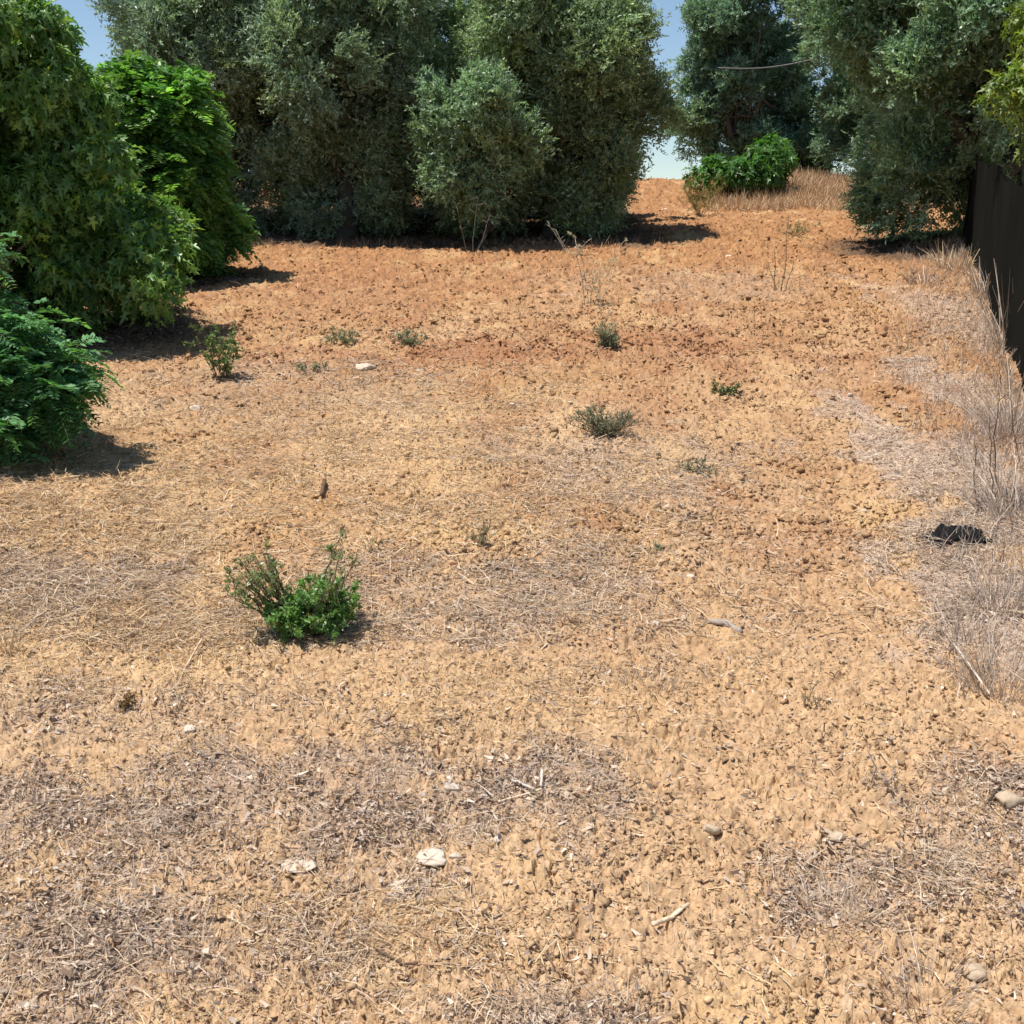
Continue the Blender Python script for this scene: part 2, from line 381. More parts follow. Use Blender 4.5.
# ------------------------------------------------------------------ foliage
def diamonds(pos, D, U, L, W, col):
    """one small folded leaf each: base, two sides, tip"""
    side = nrm(np.cross(D, U)); n = len(pos); up = np.cross(side, D)
    Lh = L[:, None]; Wh = W[:, None] / 2
    V = np.stack([pos, pos + D * Lh * .45 + side * Wh + up * Lh * .03, pos + D * Lh - up * Lh * .05, pos + D * Lh * .45 - side * Wh + up * Lh * .03], 1)
    Fc = (np.arange(n) * 4)[:, None] + np.arange(4)[None]
    return V.reshape(-1, 3), Fc, np.repeat(col, 4, axis=0)
def crown_clumps(lobes, dens, rg, shell=.55, lump=None):
    """clump centres and outward directions over a union of ellipsoids (cx,cy,cz,rx,ry,rz)"""
    C = []; O = []
    for (cx, cy, cz, rx, ry, rz) in lobes:
        area = 4 * np.pi * ((rx * ry) ** 1.6 / 3 + (rx * rz) ** 1.6 / 3 + (ry * rz) ** 1.6 / 3) ** (1 / 1.6)
        n = max(3, int(area * dens)); R_ = np.array([rx, ry, rz]); c0 = np.array([cx, cy, cz])
        if lump:
            m = max(3, int(area * lump[0])); d = rdir(rg, m); sc = c0 + d * R_ * (.78 + .16 * rg.normal(size=(m, 1))); sr = lump[1] * (.65 + .6 * rg.random(m))
            w_ = sr ** 2; pick = rg.choice(m, n, p=w_ / w_.sum()); e = nrm(rdir(rg, n) + d[pick] * .7 + [0, 0, .25])
            p = sc[pick] + e * (sr[pick] * (.5 + .5 * rg.random(n) ** .5))[:, None]; o = nrm(e * .7 + d[pick] * .6)
            ninn = n // 4; di = rdir(rg, ninn); p = np.concatenate([p, c0 + di * R_ * .5 * rg.random((ninn, 1)) ** .33]); o = np.concatenate([o, di])
        else:
            d = rdir(rg, n); f = shell + (1 - shell) * rg.random(n) ** .5; f *= 1 + .10 * rg.normal(size=n)
            p = c0 + d * R_ * f[:, None]; o = nrm(d / R_)
        C.append(p); O.append(o)
    return np.concatenate(C), np.concatenate(O)
def olive_crown(lobes, dens, rg, leafL=.072, leafW=.026, ntw=15, nl=14, tw=.27, tint=(1, 1, 1), zmin=None, upb=.35, lump=(.75, .42)):
    C, O = crown_clumps(lobes, dens, rg, lump=lump)
    if zmin is not None:
        k = C[:, 2] > zmin; C, O = C[k], O[k]
    nc = len(C); ctone = (1 + .22 * rg.normal(size=nc)).clip(.55, 1.5)
    # dryer, browner clumps now and then
    cy = rg.random(nc) ** 3
    idx = np.repeat(np.arange(nc), ntw); n = len(idx)
    D = nrm(O[idx] * .75 + rg.normal(size=(n, 3)) * .5 + np.array([0, 0, upb]))
    base = C[idx] + rg.normal(size=(n, 3)) * .10
    tl = tw * (.5 + .8 * rg.random(n))
    t = (np.arange(nl) + .5) / nl
    ti = np.repeat(np.arange(n), nl); tt = np.tile(t, n)
    pos = base[ti] + D[ti] * (tl[ti] * tt)[:, None]; pos[:, 2] -= .12 * tt ** 2 * tl[ti]
    m = len(pos)
    LD = nrm(D[ti] * .75 + rg.normal(size=(m, 3)) * .55)
    U = nrm(O[idx][ti] * .5 + np.array([0, 0, .6]) + rg.normal(size=(m, 3)) * .7)
    L = leafL * (.65 + .6 * rg.random(m)); W = leafW * (.7 + .6 * rg.random(m))
    a = np.array([.165, .24, .15]); b = np.array([.42, .53, .42]); y_ = np.array([.23, .27, .09])
    q = rg.random((m, 1)) ** 1.5
    col = a + (b - a) * q; col = col + (y_ - col) * (cy[idx][ti] * .7)[:, None]
    col = col * ctone[idx][ti][:, None] * np.array(tint)
    return diamonds(pos, LD, U, L, W, col), C
BARK = np.array([.105, .09, .08])
def limbs(x, y, z0, C, rg, r0=.2, fork=1.1, nmain=4, nbr=26, spread=.35, col=BARK):
    """short gnarled trunk, main limbs, branches out to some of the clumps"""
    mb = MB(); p0 = np.array([x, y, z0 - .15]); pf = np.array([x + .12 * rg.normal(), y + .12 * rg.normal(), z0 + fork])
    n = 8; rr = r0 * np.array([1.55, 1.25, 1.05, 1, .96, .95, .98, 1.0])
    tube(mb, wander(p0, pf, n, .03, rg), rr, col, 10, rg, .06)
    cen = C.mean(0); mains = []
    for k in range(nmain):
        a = k / nmain * 6.283 + rg.random() * .8
        e = np.array([cen[0], cen[1], cen[2]]) * .5 + pf * .5 + np.array([math.cos(a), math.sin(a), .2]) * spread * np.ptp(C[:, 0]) * .5
        e[2] = max(e[2], pf[2] + .6)
        pth = wander(pf - [0, 0, .1], e, 8, .06, rg); tube(mb, pth, np.linspace(r0 * .65, r0 * .28, 8), col, 7, rg, .05); mains.append(pth)
    for k in rg.choice(len(C), min(nbr, len(C)), replace=False):
        m = mains[rg.integers(nmain)]; s = m[rg.integers(2, 8)]
        tube(mb, wander(s, C[k], 7, .05, rg), np.linspace(r0 * .22, .008, 7), col, 5)
    return mb
def localise(root, *obs):
    loc = root.location
    for o in obs:
        n = len(o.data.vertices); a = np.empty(n * 3, np.float32); o.data.vertices.foreach_get('co', a)
        a = a.reshape(-1, 3) - np.array(loc[:], np.float32); o.data.vertices.foreach_set('co', a.ravel()); o.data.update(); o.parent = root
def olive_tree(x, y, lobes, label, seed, dens=9, group='olive trees', r0=.2, fork=1.0, tint=(1, 1, 1), hang=None, **kw):
    """lobes relative to the tree's base"""
    rg = np.random.default_rng(seed); root = empty('olive_tree', x, y, label, 'olive tree', group); z = root.location[2]
    lb = [(x + a, y + b, z + c, d, e, f) for a, b, c, d, e, f in lobes]
    (V, Fc, Cc), C = olive_crown(lb, dens, rg, zmin=z + .12, tint=tint, **kw)
    cr = mesh_np('crown', V, Fc, M_OLIVE, Cc)
    tr = limbs(x, y, z, C, rg, r0, fork).build('trunk', M_BARK, smooth=True)
    localise(root, cr, tr); return root

# centre group, behind the field
olive_tree(-5.6, 21.5, [(.2, 0, 3.5, 1.6, 1.5, 1.4), (-.7, 1.2, 4.6, .9, 1.0, 1.1), (.9, 1.3, 4.7, 1.4, 1.1, .9), (-.1, -1.2, 3.9, 1.3, .9, .7), (.3, -1.5, 2.9, 1.1, .7, .5), (.5, .1, 1.5, 1.6, 1.0, 1.6), (-.9, .2, 1.5, 1.1, 1.0, 1.5), (.2, -1.1, 3.2, 1.1, .6, .5)],
           'tall grey olive tree behind the bright green feathery tree on the left', 21, dens=11, tint=(1.0, 1.0, 1.05))
olive_tree(-3.0, 20.8, [(0, 0, 3.9, 1.8, 1.6, 1.1), (-.9, -1.1, 3.5, 1.1, .8, .6), (.8, -1.0, 4.0, 1.1, .9, .8), (-.1, 1.4, 4.8, 1.7, 1.1, .8), (0, .3, 1.3, 2.2, .9, 1.5), (.1, .2, 2.6, 1.7, 1.1, .8), (.2, -.3, 1.8, 1.3, .4, .7), (-.5, -.2, .8, 1.1, .35, .7), (1.0, -.2, .8, .7, .35, .7), (1.2, -1.2, 3.0, .8, .7, .5), (-.5, -1.7, 2.7, 1.0, .7, .45), (-.1, -1.2, 4.2, 1.2, .8, .7)],
           'broad grey olive tree over a black hollow, left of the small front olive', 22, dens=11)
olive_tree(.75, 21.0, [(-.1, 0, 3.6, 1.5, 1.6, 1.4), (.72, -.7, 2.95, 1.0, .8, .5), (.9, -.5, 2.2, .85, .8, .6), (.2, -.2, .9, 1.0, .35, .7), (-.9, -.2, .8, .9, .35, .7), (-.9, 1.3, 4.9, 1.3, 1.1, .9), (-.35, -.3, 4.4, 1.0, 1.0, .6), (-.3, -1.1, 3.7, 1.2, .8, .7), (1.25, -.2, 1.95, .55, .6, .45), (.15, .3, 1.3, 1.35, .9, 1.5), (-1.3, .2, 1.8, 1.2, 1.1, 1.9), (.95, -.5, .75, .55, .5, .8), (.3, -1.0, 3.0, 1.0, .6, .5), (.6, -.6, 1.8, .7, .6, .6)],
           'big rounded olive tree beside the gap of sky', 23, dens=11, tint=(1.02, 1.0, .85))
olive_tree(-.62, 18.9, [(0, 0, 2.15, .85, .8, .65), (-.4, -.1, 1.6, .6, .6, .45), (.45, -.1, 1.55, .6, .5, .45), (.1, 0, 1.1, .45, .4, .35)],
           'small young olive tree standing in front of the central group', 24, dens=15, r0=.04, fork=.4, tint=(.98, 1.04, .95), tw=.2, lump=(1.6, .24))
# rear row closing the view under and between the crowns
olive_tree(-6.2, 24.6, [(0, 0, 1.6, 1.9, 1.2, 1.7), (.4, 0, 4.0, 1.6, 1.2, 1.5)], 'olive tree in the rear row, glimpsed between the leftmost crowns', 25, dens=9, leafL=.1, leafW=.034)
olive_tree(-2.6, 24.6, [(0, 0, 1.6, 2.6, 1.2, 1.7), (0, 0, 4.0, 2.6, 1.4, 1.6)], 'olive tree in the rear row, behind the black hollow', 26, dens=9, leafL=.1, leafW=.034)
olive_tree(.7, 24.2, [(.1, 0, 1.5, 1.7, 1.2, 1.6), (-.5, 0, 4.0, 1.5, 1.2, 1.4)], 'olive tree in the rear row, behind the big rounded olive', 27, dens=9, leafL=.1, leafW=.034)
# right group
olive_tree(7.6, 18.2, [(0, 0, 3.9, 2.3, 2.1, 1.5), (-1.7, -.4, 3.3, 1.3, 1.2, .8), (-2.3, 0, 4.5, 1.2, 1.2, 1.1), (-.6, -1.6, 2.9, 1.2, 1.0, .8), (1.4, -1.4, 3.1, 1.7, 1.2, 1.2), (2.4, -.6, 2.2, 1.4, 1.2, 1.4), (-1.6, -.7, 2.1, .7, .6, .6), (-1.25, -.9, 1.1, .45, .45, .6), (.3, 1.5, 5.0, 1.9, 1.3, .9), (.5, 1.8, 1.5, 2.2, .8, 1.6), (-.2, 1.2, 1.3, 1.5, .6, 1.3)],
           'dark olive tree overhanging the field beside the black shade cloth fence', 31, dens=11, tint=(.85, .95, .88), r0=.22, leafL=.08, leafW=.027)
olive_tree(6.75, 33.6, [(0, 0, 4.0, 1.7, 1.6, 1.4), (.2, 0, 5.7, 1.5, 1.5, 1.5), (1.3, 0, 1.0, 1.5, 1.0, 1.0), (-.9, -.3, 2.3, .9, .9, .8), (-1.15, 0, 1.75, .6, .6, .5), (-1.5, 0, 1.55, .5, .5, .42), (1.4, 0, 2.0, 1.6, 1.2, 1.5), (-1.0, 0, 4.1, .9, .9, 1.1), (-1.0, 0, 2.9, .8, .8, .7), (.3, 0, 1.5, 1.3, 1.0, 1.3)],
           'far olive tree standing on the crest to the right of the sky gap', 32, dens=11, tint=(.8, .92, .95), leafL=.1, leafW=.03, r0=.18)
olive_tree(11.7, 31.0, [(0, 0, 2.8, 3.2, 1.6, 2.8), (0, 0, 5.3, 2.6, 1.6, 1.9), (-2.1, 0, 4.6, 1.4, 1.2, 1.6), (-1.8, 0, 1.6, 1.3, 1.0, 1.6)],
           'olive tree farther back, behind the overhanging right olive', 33, dens=9, leafL=.1, leafW=.034, tint=(.8, .9, .85))

# ---- fig trees: big lobed leaves
LOBE = np.array([[0, 0], [.07, .10], [.26, .04], [.36, .16], [.20, .28], [.10, .40], [.34, .56], [.36, .72], [.12, .60], [.13, .84], [0, 1.1]])
FIG = np.concatenate([LOBE, (LOBE * [-1, 1])[-2:0:-1]])
def lobed(pos, D, U, L, col, shape=FIG):
    n = len(pos); k = len(shape); side = nrm(np.cross(D, U)); up = np.cross(side, D)
    s = shape[None, :, 0, None]; t = shape[None, :, 1, None]; Lh = L[:, None, None]
    V = pos[:, None] + Lh * (side[:, None] * s + D[:, None] * t + up[:, None] * (.5 * np.abs(s) - .45 * t ** 2))
    cen = pos[:, None] + Lh * (D[:, None] * .4)
    V = np.concatenate([V, cen], 1)
    i = np.arange(k); T = np.stack([i, (i + 1) % k, np.full(k, k)], 1)
    return V.reshape(-1, 3), (T[None] + (np.arange(n) * (k + 1))[:, None, None]).reshape(-1, 3), np.repeat(col, k + 1, axis=0)
def fig_tree(x, y, lobes, label, seed, dens, L0=.15, nleaf=16, group=None, ca=(.055, .14, .03), cb=(.23, .38, .12), r0=.1, name='fig_tree', cat='fig tree', yel=.08):
    rg = np.random.default_rng(seed); root = empty(name, x, y, label, cat, group); z = root.location[2]
    lb = [(x + a, y + b, z + c, d, e, f) for a, b, c, d, e, f in lobes]
    C, O = crown_clumps(lb, dens, rg, .45, lump=(2.2, .20)); k = C[:, 2] > z + .1; C, O = C[k], O[k]; nc = len(C)
    idx = np.repeat(np.arange(nc), nleaf); n = len(idx)
    R = nrm(O[idx] * .5 + rg.normal(size=(n, 3)) * .8 + [0, 0, .2])
    pos = C[idx] + R * (.05 + .16 * rg.random(n))[:, None]
    D = nrm(R * .8 + np.array([0, 0, -.45]) + rg.normal(size=(n, 3)) * .35)
    U = nrm(np.array([0, 0, .8]) + O[idx] * .5 + rg.normal(size=(n, 3)) * .6)
    q = rg.random((n, 1)); tone = (1 + .2 * rg.normal(size=nc)).clip(.6, 1.5)[idx][:, None]
    col = (np.array(ca) + (np.array(cb) - np.array(ca)) * q) * tone
    yy = (rg.random(nc) < yel)[idx][:, None]; col = np.where(yy, col * [1.5, 1.25, .8], col)
    cr = mesh_np('crown', *[(a) for a in lobed(pos, D, U, L0 * (.4 + 1.0 * rg.random(n)), col)][:2], M_GREEN, np.repeat(col, len(FIG) + 1, axis=0))
    tr = limbs(x, y, z, C, rg, r0, .35, 4, 14, col=np.array([.12, .10, .08])).build('trunk', M_BARK, smooth=True)
    localise(root, cr, tr); return root
fig_tree(-4.75, 10.6, [(-.2, 0, 2.4, 1.0, 1.0, .75), (-.5, -.3, 3.3, .85, .9, .7), (.35, 0, 2.2, .5, .7, .36), (.1, -.2, 2.75, .5, .6, .4), (.55, 0, 1.75, .38, .5, .33), (.85, -.1, 1.25, .36, .4, .3), (1.32, -.15, .74, .28, .3, .38), (-.9, -.2, .5, .8, .5, .45), (.3, .3, .5, .85, .4, .42), (-.3, -.4, .35, .6, .4, .3), (-.6, -.1, 1.1, .7, .4, .55), (-.9, -.5, .75, .6, .4, .5), (.1, -.1, 1.3, .6, .4, .45),
                       (-1.0, -.5, 1.75, .7, .7, .5), (-.75, -.9, 1.35, .5, .4, .4), (.3, 1.2, 1.1, 1.0, .45, 1.1), (-.6, 1.2, 1.0, 1.0, .45, 1.0), (.9, .7, .7, .6, .4, .65), (-.95, -.9, .85, .5, .4, .4), (-.9, .4, 2.6, 1.1, .9, 1.1), (-.1, 1.0, 2.3, 1.0, .8, .5)],
         'large fig tree with broad lobed leaves at the left edge of the field', 41, 36, .088, 17)
fig_tree(5.3, 28.4, [(.1, 0, .55, .5, .5, .36), (.8, .1, .75, .6, .6, .42), (-.35, 0, .45, .35, .4, .25), (1.2, .1, 1.0, .45, .5, .4)],
         'bright green fig bush on the crest under the far olive tree', 42, 16, .15, 18, ca=(.05, .13, .03), cb=(.11, .24, .06), name='fig_bush', cat='bush', r0=.04, yel=0)
fig_tree(6.05, 13.0, [(-.1, 0, 2.6, .55, .6, .5), (.1, .2, 3.3, .5, .6, .4), (-.25, -.1, 2.1, .4, .4, .3), (.5, 0, 2.0, .7, .6, .7)],
         'yellow green fig tree at the right edge, above the shade cloth fence', 43, 22, .085, 20, ca=(.09, .15, .03), cb=(.24, .32, .08), r0=.06, yel=.2)

# ---- feathery trees with pinnate leaves
def pinnate_tree(x, y, lobes, label, seed, dens, frond=.30, nfr=9, name='locust_tree', cat='tree', group='feathery leaved trees', r0=.07, droop=.55, ca=(.07, .18, .05), cb=(.24, .43, .13), npair=11, lw=.35):
    rg = np.random.default_rng(seed); root = empty(name, x, y, label, cat, group); z = root.location[2]
    lb = [(x + a, y + b, z + c, d, e, f) for a, b, c, d, e, f in lobes]
    C, O = crown_clumps(lb, dens, rg, .5); k = C[:, 2] > z + .1; C, O = C[k], O[k]; nc = len(C)
    idx = np.repeat(np.arange(nc), nfr); n = len(idx)
    D = nrm(O[idx] * [1, 1, .5] + rg.normal(size=(n, 3)) * [.5, .5, .35] + [0, 0, .18])
    L = frond * (.6 + .6 * rg.random(n))
    U = nrm(np.array([0, 0, 1.]) + .25 * rg.normal(size=(n, 3))); S = nrm(np.cross(D, U))
    base = C[idx] + rg.normal(size=(n, 3)) * .06
    t = (np.arange(npair) + 1.5) / (npair + 1)
    fi = np.repeat(np.arange(n), npair * 2); tt = np.tile(np.repeat(t, 2), n); sg = np.tile([1., -1.], n * npair)
    pos = base[fi] + D[fi] * (L[fi] * tt)[:, None]; pos[:, 2] -= droop * L[fi] * tt ** 2
    m = len(pos)
    LD = nrm(S[fi] * sg[:, None] + D[fi] * .45 + [0, 0, -.25] + .15 * rg.normal(size=(m, 3)))
    LU = nrm(U[fi] + .3 * rg.normal(size=(m, 3)))
    ll = L[fi] * lw * (.35 + .65 * np.sin(np.pi * (tt * .85 + .1))); q = rg.random(n)[fi][:, None]
    tone = (1 + .2 * rg.normal(size=nc)).clip(.6, 1.5)[idx][fi][:, None]
    col = (np.array(ca) + (np.array(cb) - np.array(ca)) * q) * tone * (1 + .1 * rg.normal(size=(m, 1)))
    cr = mesh_np('crown', *diamonds(pos, LD, LU, ll, ll * .42, col)[:2], M_GREEN, np.repeat(col, 4, axis=0))
    mb = limbs(x, y, z, C, rg, r0, .4, 4, 30, col=np.array([.18, .15, .12]))
    rb = ribbons(base, D, U, L, np.full(n, .006), np.tile([0, 0, -droop], (n, 1)), np.tile([.10, .13, .05], (n, 1)), 3); mb.add(*rb)
    tr = mb.build('trunk', M_BARK, smooth=True)
    localise(root, cr, tr); return root
pinnate_tree(-5.1, 15.2, [(.1, 0, 2.2, .75, .7, .5), (.45, -.1, 2.0, .75, .7, .6), (.6, -.2, 1.35, .65, .6, .5), (-.7, 0, 2.1, .8, .8, .55), (.5, -.2, .75, .55, .5, .4), (-.2, .5, 1.2, 1.0, .5, 1.0), (.3, .7, .7, .9, .4, .8)],
             'bright green feathery leaved tree between the big fig and the central olives', 51, 26, .34, 8)
pinnate_tree(-3.6, 6.9, [(0, 0, .5, .8, .5, .38), (.5, -.05, .42, .42, .35, .18), (-.3, 0, .9, .5, .4, .26), (-.4, .3, 1.15, .6, .4, .26), (.1, -.15, .2, .5, .35, .16), (.6, -.1, .42, .28, .25, .10), (-.5, -.1, .3, .6, .4, .25), (.2, -.2, .12, .5, .35, .14)],
             'low spreading shrub with drooping feathery leaves at the left edge, in front of the fig', 52, 50, .19, 8, name='locust_shrub', cat='shrub', r0=.03, npair=9, ca=(.05, .15, .06), cb=(.17, .36, .15))

# ------------------------------------------------------------------ shade cloth fence
def fence():
    root = empty('shade_fence', 6.1, 14.4, 'black shade cloth fence at the right edge of the field', 'fence')
    rg = np.random.default_rng(61); mb = MB(); ys = np.linspace(7.5, 18.6, 220); xs = fence_x(ys)
    nz = 16; V = []
    for k in range(nz):
        t = k / (nz - 1)
        zz = h_macro(xs, ys) - .05 + t * (1.42 + .05 * pn(ys * .8, ys * 0, 3))
        off = .07 * pn(ys * 1.3, ys * 0 + t * .8, 4) + .02 * pn(ys * 3, ys * 0 + t * 2.5, 5)
        V.append(np.stack([xs + off, ys, zz], 1))
    V = np.array(V); th = np.array([.006, 0, 0]); n = len(ys)
    i = (np.arange(nz - 1)[:, None] * n + np.arange(n - 1)[None]).ravel(); Q = np.stack([i, i + 1, i + n + 1, i + n], 1)
    W = np.concatenate([V.reshape(-1, 3), V.reshape(-1, 3) + th])
    mb.add(W, [np.concatenate([Q[:, ::-1], Q + nz * n])], (.017, .017, .015))
    m = mat_attr('shade_cloth', 1.0, 0, .25, 200, 0, 0.0)
    c = mb.build('shade_cloth', m, smooth=True); obs = [c]
    for y in (7.7, 10.6, 13.4, 16.1, 18.65):
        p = MB(); x = float(fence_x(y)) + .07; z = float(h_macro(x, y))
        tube(p, wander((x, y, z - .2), (x, y, z + 1.28), 6, .006, rg), np.full(6, .035), (.10, .085, .07), 8)
        obs.append(p.build('post', M_BARK, smooth=True))
    localise(root, *obs)
fence()

# ------------------------------------------------------------------ plants on the field
def tuft_blades(mb, x, y, n, h, spread, rg, pal, w=.004, lean=.35, seg=3, droop=.4, r=.05):
    a = rg.random(n) * 6.283; rr = r * np.sqrt(rg.random(n))
    bx = x + rr * np.cos(a); by = y + rr * np.sin(a); bz = h_full(bx, by) - .01
    D = nrm(np.stack([np.cos(a) * lean * rg.random(n) * 2, np.sin(a) * lean * rg.random(n) * 2, np.ones(n)], 1) + .12 * rg.normal(size=(n, 3)))
    L = h * (.35 + .75 * rg.random(n)); bend = np.stack([D[:, 0], D[:, 1], -np.ones(n) * .3], 1) * droop * rg.random((n, 1))
    U = nrm(rg.normal(size=(n, 3)) + [0, -1., 0])
    c = np.array(pal)[rg.integers(len(pal), size=n)] * (1 + .15 * rg.normal(size=(n, 1))).clip(.6, 1.4)
    mb.add(*ribbons(np.stack([bx, by, bz], 1), D, U, L, w * (.6 + .7 * rg.random(n)), bend, c, seg))
def grass_tuft(px, py, wpx, hpx, n, label, pal, seed, name='grass_tuft', cat='grass tuft', group=None, w=None, lean=.5, mat=None, droop=.4):
    x, y = P(px, py); s = scale_at(y); rg = np.random.default_rng(seed); mb = MB()
    tuft_blades(mb, x, y, n, hpx / s, 0, rg, pal, w or max(.0016, .75 / s), lean, 3, droop, wpx / s * .55)
    o = mb.build(name, mat or M_STRAW); o2 = tag(o, label, cat, group)
    n_ = len(o.data.vertices); a_ = np.empty(n_ * 3, np.float32); o.data.vertices.foreach_get('co', a_)
    z = float(h_macro(x, y)); o.data.vertices.foreach_set('co', (a_.reshape(-1, 3) - [x, y, z]).astype(np.float32).ravel()); o.location = (x, y, z); o.data.update()
    return o
def leafy_plant(px, py, wpx, hpx, label, seed, nst=14, nl=26, L=.02, Wr=.4, pal=((.07, .13, .03), (.13, .20, .06)), stemc=(.15, .11, .07), name='weed_plant', cat='weed', group=None, rs=.004, twigs=3, up=.9, bias=(0, 0), spread=None):
    x, y = P(px, py); s = scale_at(y); rg = np.random.default_rng(seed); H = hpx / s; R = (spread or wpx) / s * .62
    root = empty(name, x, y, label, cat, group); z = root.location[2]; st = MB(); lf = MB(); p0 = np.array([x, y, z - .01])
    for k in range(nst):
        a = rg.random() * 6.283; rr = R * math.sqrt(rg.random())
        e = p0 + [rr * math.cos(a) + bias[0], rr * math.sin(a) * .8 + bias[1], H * (.45 + .55 * rg.random())]
        pth = wander(p0 + rg.normal(size=3) * [.02, .02, 0], e, 6, .008, rg); tube(st, pth, np.linspace(rs, rs * .4, 6), stemc, 5)
        ends = [pth]
        for q in range(twigs):
            b = pth[rg.integers(2, 5)]; e2 = b + nrm(rg.normal(size=3) + [0, 0, .8]) * H * .28
            p2 = wander(b, e2, 4, .004, rg); tube(st, p2, np.linspace(rs * .6, rs * .25, 4), stemc, 4); ends.append(p2)
        for pth in ends:
            m = nl; t = rg.random(m) * .75 + .25; ii = t * (len(pth) - 1); i0 = ii.astype(int).clip(0, len(pth) - 2); f = (ii - i0)[:, None]
            pos = pth[i0] * (1 - f) + pth[i0 + 1] * f; D = nrm(rg.normal(size=(m, 3)) + [0, 0, .5]); U = nrm(rg.normal(size=(m, 3)) * .6 + [0, 0, 1.])
            pl = np.array(pal); c = pl[0] + (pl[1] - pl[0]) * rg.random((m, 1))
            ll = L * (.6 + .7 * rg.random(m)); lf.add(*diamonds(pos, D, U, ll, ll * Wr, c))
    a = st.build('stems', M_BARK); b = lf.build('leaves', M_WEED); localise(root, a, b); return root

# the green shrub in the left foreground
def green_shrub():
    x, y = P(303, 636); s = scale_at(y); rg = np.random.default_rng(71)
    root = empty('mastic_shrub', x, y, 'low bushy green shrub, the largest plant in the open field, half of it bare twigs', 'shrub'); z = root.location[2]
    st = MB(); lf = MB(); p0 = np.array([x, y, z])
    tips = []
    for (dx, dz, n, wd, g) in ((.10, .17, 34, .12, 1), (.17, .10, 16, .07, 1), (-.09, .10, 16, .08, .8), (0.0, .09, 24, .13, .9), (-.26, .27, 11, .05, .3), (-.17, .33, 12, .06, .35), (.15, .34, 7, .05, .3), (.21, .28, 4, .04, .15)):
        for k in range(n):
            e = p0 + [dx + wd * rg.normal() * .55, rg.normal() * .08, dz * (.75 + .35 * rg.random()) + .02]; e[2] = max(e[2], z + .03)
            pth = wander(p0 + rg.normal(size=3) * [.04, .03, 0], e, 7, .010, rg); tube(st, pth, np.linspace(.0045, .0015, 7), (.13, .085, .055), 5); tips.append((pth, g))
            for q in range(3):
                b = pth[rg.integers(3, 7)]; p2 = wander(b, b + nrm(rg.normal(size=3) + [0, 0, .6]) * .07, 4, .003, rg)
                tube(st, p2, np.linspace(.002, .001, 4), (.15, .10, .06), 4); tips.append((p2, g))
    for pth, g in tips:
        m = int(26 * g + 9); t = rg.random(m) * .6 + .4; ii = t * (len(pth) - 1); i0 = ii.astype(int).clip(0, len(pth) - 2); f = (ii - i0)[:, None]
        pos = pth[i0] * (1 - f) + pth[i0 + 1] * f + rg.normal(size=(m, 3)) * .004
        D = nrm(rg.normal(size=(m, 3)) + [0, 0, .4]); U = nrm(rg.normal(size=(m, 3)) * .6 + [0, 0, 1.])
        c0, c1 = (np.array([.10, .21, .05]), np.array([.25, .42, .15])) if g > .5 else (np.array([.13, .17, .07]), np.array([.26, .29, .15]))
        c = c0 + (c1 - c0) * rg.random((m, 1)); ll = .021 * (.6 + .7 * rg.random(m)); lf.add(*diamonds(pos, D, U, ll, ll * .45, c))
    localise(root, st.build('stems', M_BARK), lf.build('leaves', M_GREEN))
green_shrub()
GG = ((.19, .21, .12), (.31, .32, .21)); GD = [(.16, .17, .09), (.22, .22, .12), (.36, .30, .19)]
DRY = [(.55, .42, .26), (.62, .52, .36), (.42, .30, .19)]; GREY = [(.48, .39, .32), (.60, .51, .43), (.31, .24, .18), (.54, .43, .33)]
leafy_plant(222, 380, 42, 58, 'light green leafy weed at the foot of the big fig tree', 72, 14, 22, .035, .45, ((.10, .17, .05), (.20, .28, .11)))
leafy_plant(608, 352, 24, 30, 'grey green weed clump with a pale tall stalk beside it', 73, 20, 16, .035, .3, GG)
leafy_plant(606, 436, 72, 32, 'wide dark grey green weed clump in the middle of the field', 74, 46, 14, .024, .25, ((.14, .155, .09), (.27, .28, .19)), up=1)
leafy_plant(726, 397, 32, 14, 'small flat green weed patch right of the middle weed clump', 75, 14, 12, .028, .4, ((.11, .14, .06), (.19, .22, .10)))
leafy_plant(340, 346, 40, 18, 'low sparse grey green weed, left one of the pair before the central olives', 76, 14, 12, .035, .35, GG)
leafy_plant(412, 348, 42, 18, 'low grey green weed, right one of the pair before the central olives', 77, 14, 12, .035, .35, GG)
leafy_plant(312, 372, 34, 12, 'faint flat weed just below the left weed of the pair', 78, 8, 9, .03, .35, GG)
leafy_plant(478, 548, 42, 34, 'faint grey green weed with dry stems right of the green shrub', 79, 12, 7, .016, .3, GG, rs=.002)
leafy_plant(700, 473, 48, 12, 'pale green flat weed in the right half of the field', 80, 12, 8, .02, .4, ((.16, .19, .11), (.26, .28, .18)))
leafy_plant(664, 553, 36, 9, 'tiny flat green weed above the grey log stub', 81, 7, 7, .016, .4, GG)
leafy_plant(806, 712, 26, 36, 'thin dark twiggy weed in the ploughed soil on the right', 82, 6, 6, .009, .35, ((.12, .13, .07), (.17, .17, .09)), rs=.0016)
leafy_plant(700, 218, 44, 42, 'yellowish green bush at the foot of the grassy bank', 83, 26, 20, .06, .16, ((.19, .17, .05), (.30, .25, .09)), name='broom_bush', cat='bush')
leafy_plant(795, 238, 42, 16, 'pale green weed below the grassy bank', 84, 12, 10, .05, .25, ((.26, .26, .14), (.36, .34, .2)))
leafy_plant(372, 556, 22, 22, 'thin sprig rising behind the right side of the green shrub', 85, 4, 8, .012, .4, ((.12, .15, .06), (.2, .22, .1)), rs=.0016)
leafy_plant(128, 708, 12, 22, 'small rust brown withered weed in the left foreground', 86, 5, 12, .012, .6, ((.13, .07, .025), (.2, .13, .04)), rs=.002)
